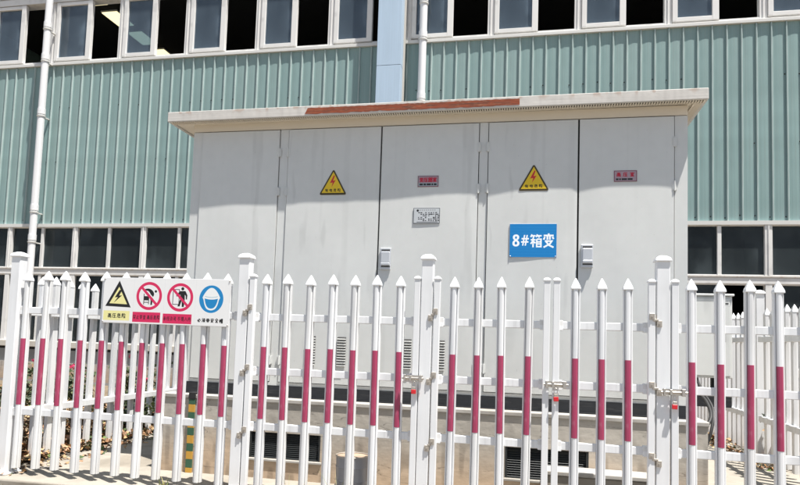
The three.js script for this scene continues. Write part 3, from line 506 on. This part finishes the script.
{ // long safety board on the fixed panel: four symbols
  const W = 1365, H = 450, t = thing('safety_board', 'long white safety board with four symbols fixed to the left fence panel', 'safety sign', null, [-1.266, 1.187, ZF + 0.034]);
  const m = canvas(W, H, (x) => {
    x.fillStyle = '#e4e4e4'; x.fillRect(0, 0, W, H);
    x.fillStyle = '#d6d7d9'; for (const q of [0.247, 0.492, 0.737]) x.fillRect(W * q, 0, 2, H);
    const pink = '#cf2458', ink = '#141416', cream = '#e6df9c';
    const grow = (cx, cy, k, f) => { x.save(); x.translate(cx, cy); x.scale(k, k); x.translate(-cx, -cy); f(); x.restore(); };
    // voltage triangle
    grow(172, 176, 1.1, () => {
    poly(x, [[172, 42], [300, 284], [42, 276]], ink); poly(x, [[172, 98], [262, 256], [82, 250]], cream);
    poly(x, [[178, 126], [133, 196], [164, 192], [126, 244], [205, 176], [176, 178], [202, 130]], ink); });
    x.fillStyle = cream; x.fillRect(14, 330, 290, 96); write(x, '高压危险', 162, 380, 46, 52, 7, '#3a3a28');
    const ban = (cx, cy) => { x.strokeStyle = pink; x.lineWidth = 27; x.beginPath(); x.arc(cx, cy, 118, 0, 7); x.stroke(); x.lineWidth = 24; x.beginPath(); x.moveTo(cx - 84, cy - 84); x.lineTo(cx + 84, cy + 84); x.stroke(); };
    // a bent figure climbing over a barrier
    grow(507, 196, 1.06, () => {
    const a = 507, b = 176; x.fillStyle = ink; x.strokeStyle = ink; x.lineWidth = 9;
    x.beginPath(); x.arc(a + 66, b - 44, 12, 0, 7); x.fill();
    x.beginPath(); x.moveTo(a - 50, b - 62); x.quadraticCurveTo(a - 10, b - 78, a + 22, b - 58); x.quadraticCurveTo(a + 66, b - 26, a + 40, b + 8); x.lineTo(a + 14, b - 16); x.quadraticCurveTo(a - 4, b - 56, a - 46, b - 50); x.fill();
    x.fillRect(a - 50, b + 2, 46, 40); x.lineWidth = 7; x.beginPath(); x.moveTo(a - 52, b - 20); x.lineTo(a - 52, b + 80); x.moveTo(a - 2, b - 10); x.lineTo(a - 2, b + 78); x.moveTo(a - 52, b + 60); x.lineTo(a - 2, b + 60); x.stroke();
    poly(x, [[a + 6, b + 14], [a + 40, b + 20], [a + 34, b + 84], [a + 18, b + 84], [a + 18, b + 44]], ink);
    ban(a, b); });
    x.fillStyle = pink; x.fillRect(338, 336, 302, 100); write(x, '禁止攀登', 414, 386, 42, 36, 6, '#5d1029', 0.72); write(x, '高压危险', 566, 386, 42, 36, 6, '#5d1029', 0.72);
    // a standing figure at a door
    grow(842, 202, 1.06, () => {
    const c = 842, d = 182; x.fillStyle = ink; x.strokeStyle = ink; x.lineWidth = 6; x.strokeRect(c - 72, d - 72, 62, 138);
    x.beginPath(); x.arc(c + 22, d - 80, 15, 0, 7); x.fill();
    poly(x, [[c - 6, d - 58], [c + 50, d - 60], [c + 72, d - 22], [c + 70, d + 18], [c + 58, d + 18], [c + 56, d - 14], [c + 46, d - 26], [c + 48, d + 22], [c + 42, d + 88], [c + 22, d + 88], [c + 18, d + 30], [c, d + 84], [c - 22, d + 84], [c + 2, d + 14], [c + 2, d - 26], [c - 34, d - 6], [c - 40, d - 18]], ink);
    ban(c, d); });
    x.fillStyle = pink; x.fillRect(668, 344, 308, 96); write(x, '未经许可', 744, 392, 42, 36, 6, '#5d1029', 0.72); write(x, '不得入内', 898, 392, 42, 36, 6, '#5d1029', 0.72);
    // helmet head in a blue disc
    const e = 1172, f = 190; x.fillStyle = '#1180bd'; x.beginPath(); x.ellipse(e, f, 126, 134, 0, 0, 7); x.fill();
    x.fillStyle = '#e6e8e8'; x.beginPath(); x.moveTo(e - 92, f - 14); x.quadraticCurveTo(e - 80, f - 40, e - 72, f - 52); x.quadraticCurveTo(e, f - 168, e + 72, f - 52); x.quadraticCurveTo(e + 80, f - 40, e + 92, f - 14); x.lineTo(e + 80, f + 8); x.quadraticCurveTo(e + 66, f + 84, e + 36, f + 100); x.quadraticCurveTo(e, f + 118, e - 36, f + 100); x.quadraticCurveTo(e - 66, f + 84, e - 80, f + 8); x.closePath(); x.fill();
    x.fillStyle = '#1180bd'; x.beginPath(); x.moveTo(e - 70, f - 6); x.quadraticCurveTo(e, f + 14, e + 70, f - 6); x.quadraticCurveTo(e + 60, f + 62, e + 30, f + 84); x.quadraticCurveTo(e, f + 100, e - 30, f + 84); x.quadraticCurveTo(e - 60, f + 62, e - 70, f - 6); x.fill();
    x.strokeStyle = '#8fb3c4'; x.lineWidth = 5; x.beginPath(); x.moveTo(e - 66, f - 26); x.quadraticCurveTo(e, f - 8, e + 66, f - 26); x.stroke();
    write(x, '必须带安全帽', 1172, 398, 40, 46, 7, ink, 0.9);
  }, 0.45);
  part(t, 'panel', rbox(-0.456, 0.456, -0.151, 0.151, -0.003, 0.003, 0.0015), M.pvc);
  part(t, 'printed_face', new THREE.PlaneGeometry(0.906, 0.297).translate(0, 0, 0.0042), m);
  for (const [a, b] of [[-0.446, 0.14], [0.446, 0.14], [-0.446, -0.14], [0.446, -0.14]]) part(t, 'rivet', new THREE.SphereGeometry(0.005, 8, 6).translate(a, b, 0.004), M.steel);
  t.rotation.z = -0.005;
}
{ // blue plate
  const t = thing('number_plate', 'blue plate with white characters on the fourth cabinet door', 'sign', null, [1.067, 1.682, 0.0058]);
  part(t, 'panel', rbox(-0.155, 0.155, -0.114, 0.114, 0, 0.0035, 0.001), M.silver);
  const m = canvas(620, 456, (x, w, h) => {
    x.fillStyle = '#0a79bd'; x.fillRect(0, 0, w, h); x.fillStyle = 'rgba(255,255,255,0.04)'; for (let i = 0; i < 12; i++) x.fillRect(0, i * 40, w, 14);
    x.fillStyle = '#f2f5f8'; x.textAlign = 'center'; x.textBaseline = 'middle'; x.save(); x.translate(84, 226); x.scale(1.02, 1.18); x.font = 'bold 190px sans-serif'; x.fillText('8', 0, 4); x.restore();
    x.save(); x.translate(204, 226); x.scale(0.92, 1.1); x.font = 'bold 186px sans-serif'; x.fillText('#', 0, 2); x.restore();
    write(x, '箱', 352, 228, 186, 0, 20, '#f2f5f8', 0.86); write(x, '变', 516, 226, 190, 0, 23, '#f2f5f8', 0.86);
  }, 0.35);
  part(t, 'printed_face', new THREE.PlaneGeometry(0.307, 0.225).translate(0, 0, 0.0045), m);
  for (const a of [-0.147, 0.147]) part(t, 'rivet', new THREE.SphereGeometry(0.004, 8, 6).translate(a, -0.106, 0.0045), M.chrome);
}
const triShape = (w, h, r) => { const P = [[0, h / 2], [-w / 2, -h / 2], [w / 2, -h / 2]].map((p) => new THREE.Vector2(...p)), s = new THREE.Shape(); P.forEach((p, i) => { const a = P[(i + 2) % 3], b = P[(i + 1) % 3], p0 = p.clone().lerp(a, r / p.distanceTo(a)), p1 = p.clone().lerp(b, r / p.distanceTo(b)); i ? s.lineTo(p0.x, p0.y) : s.moveTo(p0.x, p0.y); s.quadraticCurveTo(p.x, p.y, p1.x, p1.y); }); s.closePath(); return s; };
const triM = canvas(360, 340, (x, w, h) => {
  x.fillStyle = '#3f3410'; x.fillRect(0, 0, w, h); poly(x, [[180, 38], [34, 314], [326, 314]], '#dfbc1e');
  poly(x, [[186, 84], [138, 186], [174, 178], [160, 240], [212, 148], [178, 156], [200, 90]], '#c2232a'); write(x, '有电危险', 180, 280, 42, 54, 6, '#3f3410');
}, 0.45);
function triangle(x, y, z, w, h, label) {
  const t = thing('warning_triangle', label, 'warning sign', 'yellow triangles on the doors', [x, y, z]);
  part(t, 'backing', new THREE.ExtrudeGeometry(triShape(w, h, 0.02), { depth: 0.0012, bevelEnabled: false }), M.steelOld);
  const g = new THREE.ShapeGeometry(triShape(w - 0.001, h - 0.001, 0.02), 6), p = g.attributes.position, uv = g.attributes.uv;
  for (let i = 0; i < p.count; i++) uv.setXY(i, p.getX(i) / w + 0.5, p.getY(i) / h + 0.5);
  part(t, 'printed_face', g.translate(0, 0, 0.0022), triM);
}
triangle(-0.346, 2.107, 0.0024, 0.208, 0.19, 'yellow warning triangle with red lightning on the second door from the left');
triangle(1.065, 2.113, 0.0062, 0.208, 0.186, 'yellow warning triangle with red lightning above the blue plate');
function namePlate(name, label, x, y, z, w, h, m) {
  const t = thing(name, label, 'nameplate', null, [x, y, z]);
  part(t, 'panel', rbox(-w / 2, w / 2, -h / 2, h / 2, 0, 0.0016, 0.0007), M.silver); part(t, 'printed_face', new THREE.PlaneGeometry(w - 0.002, h - 0.002).translate(0, 0, 0.0026), m);
}
const redPlate = (txt, bits) => canvas(300, 160, (x, w, h) => {
  x.fillStyle = '#7d4453'; x.fillRect(0, 0, w, h); x.fillStyle = txt.length > 3 ? '#9aa3a8' : '#a4909a'; x.fillRect(10, 10, w - 20, h - 20);
  if (txt.length > 3) { x.fillStyle = '#a27885'; x.fillRect(18, 16, w - 36, 84); }
  write(x, txt, w / 2, 58, 62, txt.length > 3 ? 64 : 88, 11, '#b0122f'); x.fillStyle = '#16191c'; let q = 26; for (const b of bits) { x.fillRect(q, 112, b, 26); q += b + 9; }
});
namePlate('room_label', 'small red and grey name label above the grey data plate on the third door', 0.345, 2.098, 0.0062, 0.148, 0.08, redPlate('变压器室', [50, 36, 62, 24, 40]));
namePlate('room_label', 'small red and grey name label on the rightmost cabinet door', 1.653, 2.11, 0.0062, 0.146, 0.076, redPlate('高压室', [34, 22, 70, 64]));
namePlate('data_plate', 'pale grey data plate with black marks on the third door, below the red label', 0.341, 1.855, 0.0062, 0.188, 0.112, canvas(380, 226, (x, w, h) => {
  x.fillStyle = '#4c5054'; x.fillRect(0, 0, w, h); x.fillStyle = '#b9bdc1'; x.fillRect(8, 8, w - 16, h - 18); x.fillStyle = '#191b1e'; x.beginPath(); x.arc(62, 38, 17, 0, 7); x.fill();
  const q = rng(8); for (let j = 0; j < 6; j++) for (let i = 0; i < 9; i++) if (q() < 0.75) { const cx = 70 + i * 33 + (i > 3 ? 14 : 0); x.fillRect(cx, 62 + j * 23, 14 + q() * 18, 11 + q() * 7); } for (let i = 0; i < 8; i++) x.fillRect(90 + i * 30, 28, 16, 7); x.fillRect(50, 200, 300, 8);
}));

// ------------------------------------------------------------------ the pail, plants and litter
{
  const t = thing('pail', 'small grey metal pail with a dusty lid before the foundation', 'pail', null, [-0.045, 0, 0.31]);
  const pr = [[0.0, 0.001], [0.098, 0.001], [0.103, 0.008], [0.1035, 0.08], [0.1065, 0.084], [0.1065, 0.09], [0.1035, 0.094], [0.104, 0.165], [0.107, 0.169], [0.107, 0.175], [0.104, 0.179], [0.1045, 0.236]].map(([a, b]) => new THREE.Vector2(a, b));
  part(t, 'shell', new THREE.LatheGeometry(pr, 40), std({ color: lin(0.30, 0.31, 0.345), roughness: 0.42, metalness: 0.45 }));
  part(t, 'rim', new THREE.TorusGeometry(0.1055, 0.0045, 8, 40).rotateX(Math.PI / 2).translate(0, 0.238, 0), M.steelOld);
  part(t, 'lid', cyl(0.101, 0.101, 0.008, 0, 0.231, 0, 40), std({ map: concTex, color: lin(1.1, 0.9, 0.78), roughness: 0.9 }));
  part(t, 'hoop', new THREE.TorusGeometry(0.106, 0.004, 8, 40).rotateX(Math.PI / 2).translate(0, 0.052, 0), M.silver);
}
// leaves: folded diamonds, each with its own place, turn and size
function leafMass(list, rnd) {
  const P = [], Nn = [], C3 = [], I = [], m = new THREE.Matrix4(), e = new THREE.Euler(), v = new THREE.Vector3(), q = new THREE.Quaternion();
  for (const [x, y, z, s, col, tilt] of list) {
    e.set((rnd() - 0.5) * tilt, rnd() * 6.28, (rnd() - 0.5) * tilt); q.setFromEuler(e); const b = P.length / 3, w = 0.32 + 0.2 * rnd();
    for (const [a, h, c] of [[0, 0, 0], [-w, 0.18, 0.45], [0, 0.04, 0.55], [w, 0.18, 0.45], [0, -0.1, 1]]) { v.set(a * s, h * s, c * s).applyQuaternion(q); P.push(x + v.x, y + v.y, z + v.z); C3.push(col[0], col[1], col[2]); }
    I.push(b, b + 2, b + 1, b, b + 3, b + 2, b + 1, b + 2, b + 4, b + 2, b + 3, b + 4);
  }
  const g = new THREE.BufferGeometry(); g.setAttribute('position', new THREE.BufferAttribute(new Float32Array(P), 3)); g.setAttribute('color', new THREE.BufferAttribute(new Float32Array(C3), 3)); g.setIndex(I); g.computeVertexNormals(); return g;
}
const leafM = phys({ vertexColors: true, roughness: 0.75, transmission: 0.25, thickness: 0, side: THREE.DoubleSide });
const petalM = phys({ color: lin(0.62, 0.03, 0.12), roughness: 0.7, transmission: 0.2, thickness: 0, side: THREE.DoubleSide });
const stemM = std({ color: lin(0.10, 0.09, 0.045), roughness: 0.9 });
const greens = [[0.055, 0.085, 0.025], [0.075, 0.11, 0.035], [0.045, 0.065, 0.022], [0.11, 0.13, 0.045], [0.035, 0.055, 0.02]], dry = [[0.23, 0.13, 0.06], [0.30, 0.19, 0.095], [0.17, 0.09, 0.045], [0.36, 0.25, 0.14], [0.26, 0.15, 0.09]];
function shrub(label, x, z, w, h, n, flowers, size = 0.06, dryness = 0.1) {
  const t = thing('shrub', label, 'plant', 'plants outside the fence', [x, -0.03, z]), q = rng(Math.floor(Math.abs(x * 731 + z * 317) + 9000)), stems = [], list = [], tips = [];
  const k = 5 + Math.floor(q() * 4);
  for (let i = 0; i < k; i++) {
    const a = q() * 6.28, r = w * (0.25 + 0.75 * q()) * 0.5, hh = h * (0.55 + 0.45 * q()), tip = [Math.cos(a) * r, hh, Math.sin(a) * r], mid = [tip[0] * 0.35 + (q() - 0.5) * 0.06, hh * 0.55, tip[2] * 0.35 + (q() - 0.5) * 0.06];
    stems.push(tube([[0, 0, 0], mid, tip], 0.006, 8, 5)); tips.push(tip);
    for (let j = 0; j < n / k; j++) { const s = 0.18 + 0.85 * Math.pow(q(), 0.75), u = Math.min(s, 1), sp = 0.05 + 0.10 * w * q(), b = q() * 6.28, px = u < 0.55 ? mid[0] * u / 0.55 : mix(mid[0], tip[0], (u - 0.55) / 0.45), pz = u < 0.55 ? mid[2] * u / 0.55 : mix(mid[2], tip[2], (u - 0.55) / 0.45); list.push([px + Math.cos(b) * sp, hh * u + (q() - 0.5) * 0.06, pz + Math.sin(b) * sp, size * (0.5 + 0.8 * q()), q() < dryness ? dry[Math.floor(q() * 5)] : greens[Math.floor(q() * 5)], 1.9]); }
  }
  part(t, 'stem', merge(stems), stemM); part(t, 'foliage', leafMass(list, q), leafM);
  for (let i = 0; i < flowers.length; i++) { const [fx, fy, fz] = flowers[i], l = []; for (let j = 0; j < 16; j++) l.push([fx - x + (q() - 0.5) * 0.045, fy + 0.03 + (q() - 0.5) * 0.04, fz - z + (q() - 0.5) * 0.045, 0.035, [1, 1, 1], 2.6]); const g = leafMass(l, q); g.deleteAttribute('color'); part(t, 'flower', g, petalM); }
  return t;
}
shrub('pink-flowered shrub at the left picture edge, left of the corner post', -3.42, -0.5, 0.6, 0.74, 560, [[-3.36, 0.61, -0.45], [-3.32, 0.54, -0.4]]);
shrub('shrub with one pink flower just behind the left corner post', -3.45, -1.0, 0.7, 0.72, 600, [[-3.38, 0.675, -0.79]]);
shrub('leafy shrub behind the side fence left of the safety board posts', -3.45, -1.6, 0.75, 0.68, 600, [[-3.36, 0.62, -1.3]], 0.055, 0.25);
shrub('shrub with small pink flowers behind the side fence, below the safety board', -3.45, -2.45, 0.75, 0.66, 600, [[-3.4, 0.41, -2.65], [-3.38, 0.69, -2.3]]);
shrub('low dark green bush at the foot of the side fence, left of the foundation', -2.66, -1.15, 0.6, 0.4, 700, [], 0.06, 0.04);
shrub('low dark bush in the shade left of the foundation corner', -2.66, -1.85, 0.75, 0.5, 700, [], 0.06, 0.04);
shrub('green weeds outside the right side fence, in the lower right corner', 3.42, -2.0, 0.55, 0.42, 330, [], 0.055, 0.35);
shrub('half dry weeds outside the right side fence behind the rightmost picket', 3.5, -2.9, 0.7, 0.45, 260, [], 0.055, 0.55);
shrub('dry weeds by the far end of the right side fence', 3.45, -3.9, 0.7, 0.4, 220, [], 0.055, 0.6);
function tuft(label, x, y, z, n, h, lean) {
  const t = thing('grass_tuft', label, 'grass', 'grass in front of the fence', [x, y, z]), q = rng(Math.floor(x * 991 + 5000)), P = [], I = [], C3 = [];
  for (let i = 0; i < n; i++) {
    const a = q() * 6.28, hh = h * (0.5 + 0.5 * q()), l = lean * (0.3 + q()), col = q() < 0.6 ? [0.22, 0.26, 0.06] : [0.36, 0.30, 0.13], b0 = P.length / 3, w = 0.0022 + 0.002 * q(), ox = (q() - 0.5) * 0.05, oz = (q() - 0.5) * 0.04;
    for (let k = 0; k <= 6; k++) { const s = k / 6, r = l * s * s, px = ox + Math.cos(a) * r, pz = oz + Math.sin(a) * r, py = hh * (s - 0.28 * s * s * s * (l / h)), ww = w * (1 - s * 0.9); P.push(px - Math.sin(a) * ww, py, pz + Math.cos(a) * ww, px + Math.sin(a) * ww, py, pz - Math.cos(a) * ww); C3.push(...col, ...col); if (k < 6) { const b = b0 + 2 * k; I.push(b, b + 1, b + 2, b + 1, b + 3, b + 2); } }
  }
  const g = new THREE.BufferGeometry(); g.setAttribute('position', new THREE.BufferAttribute(new Float32Array(P), 3)); g.setAttribute('color', new THREE.BufferAttribute(new Float32Array(C3), 3)); g.setIndex(I); g.computeVertexNormals();
  part(t, 'blade', g, leafM);
}
tuft('thin yellow-green grass blades before the left vent, near the bottom edge', -0.27, -0.09, 0.85, 9, 0.36, 0.16);
tuft('arching yellow-green grass blades before the pail, near the bottom edge', 0.0, -0.09, 0.86, 8, 0.40, 0.18);
tuft('short grass at the foot of the left corner post', -2.16, -0.09, 0.84, 40, 0.12, 0.09);
tuft('short grass in the soil in front of the kerb, right of the left corner post', -1.93, -0.09, 0.86, 30, 0.11, 0.08);
tuft('grass sprig between the pickets before the striped strip', -1.22, 0.0, 0.56, 14, 0.08, 0.06);
{ // dry leaves heaped along the side fences
  const q = rng(55), n = 7500, g = leafMass([[0, 0, 0, 1, [1, 1, 1], 0]], () => 0.5); g.deleteAttribute('color');
  const o = new THREE.InstancedMesh(g, std({ roughness: 0.9, side: THREE.DoubleSide }), n), m = new THREE.Matrix4(), e = new THREE.Euler(), c = new THREE.Color();
  for (let i = 0; i < n; i++) {
    const side = q() < 0.62, f = q(); let x, z, y;
    if (side) { z = mix(0.62, -2.6, Math.pow(q(), 1.25)); const d = (q() + q() - 1) * 0.42; x = -2.62 + d; y = (x > -2.44 ? 0.006 : 0.03 + 0.07 * q() * (1 - Math.abs(d) / 0.5)); if (x > -2.44 && q() < 0.72) { x = -2.5 - q() * 0.6; y = 0.02; } if (x < -2.52) y = heap(x, z) + 0.01 + 0.05 * q(); }
    else { z = mix(-1.6, -5.2, q()); x = 3.3 + (q() + q() - 1) * 0.45; y = x < 3.1 ? 0.006 : 0.02 + 0.06 * q(); }
    e.set((q() - 0.5) * 1.5, q() * 6.28, (q() - 0.5) * 1.5); const s = 0.022 + 0.034 * q(); m.makeRotationFromEuler(e).scale(new THREE.Vector3(s, s, s)).setPosition(x, y, z); o.setMatrixAt(i, m);
    const k = q() < 0.16 ? greens[Math.floor(q() * 5)] : dry[Math.floor(q() * 5)], b = 0.85 + 0.85 * q(); o.setColorAt(i, c.setRGB(k[0] * b, k[1] * b, k[2] * b));
  }
  o.name = 'dry_leaves'; o.userData = { kind: 'stuff', label: 'dry brown leaves heaped along the feet of the side fences', category: 'leaf litter' }; o.castShadow = o.receiveShadow = true; scene.add(o);
}

renderer.render(scene, camera);
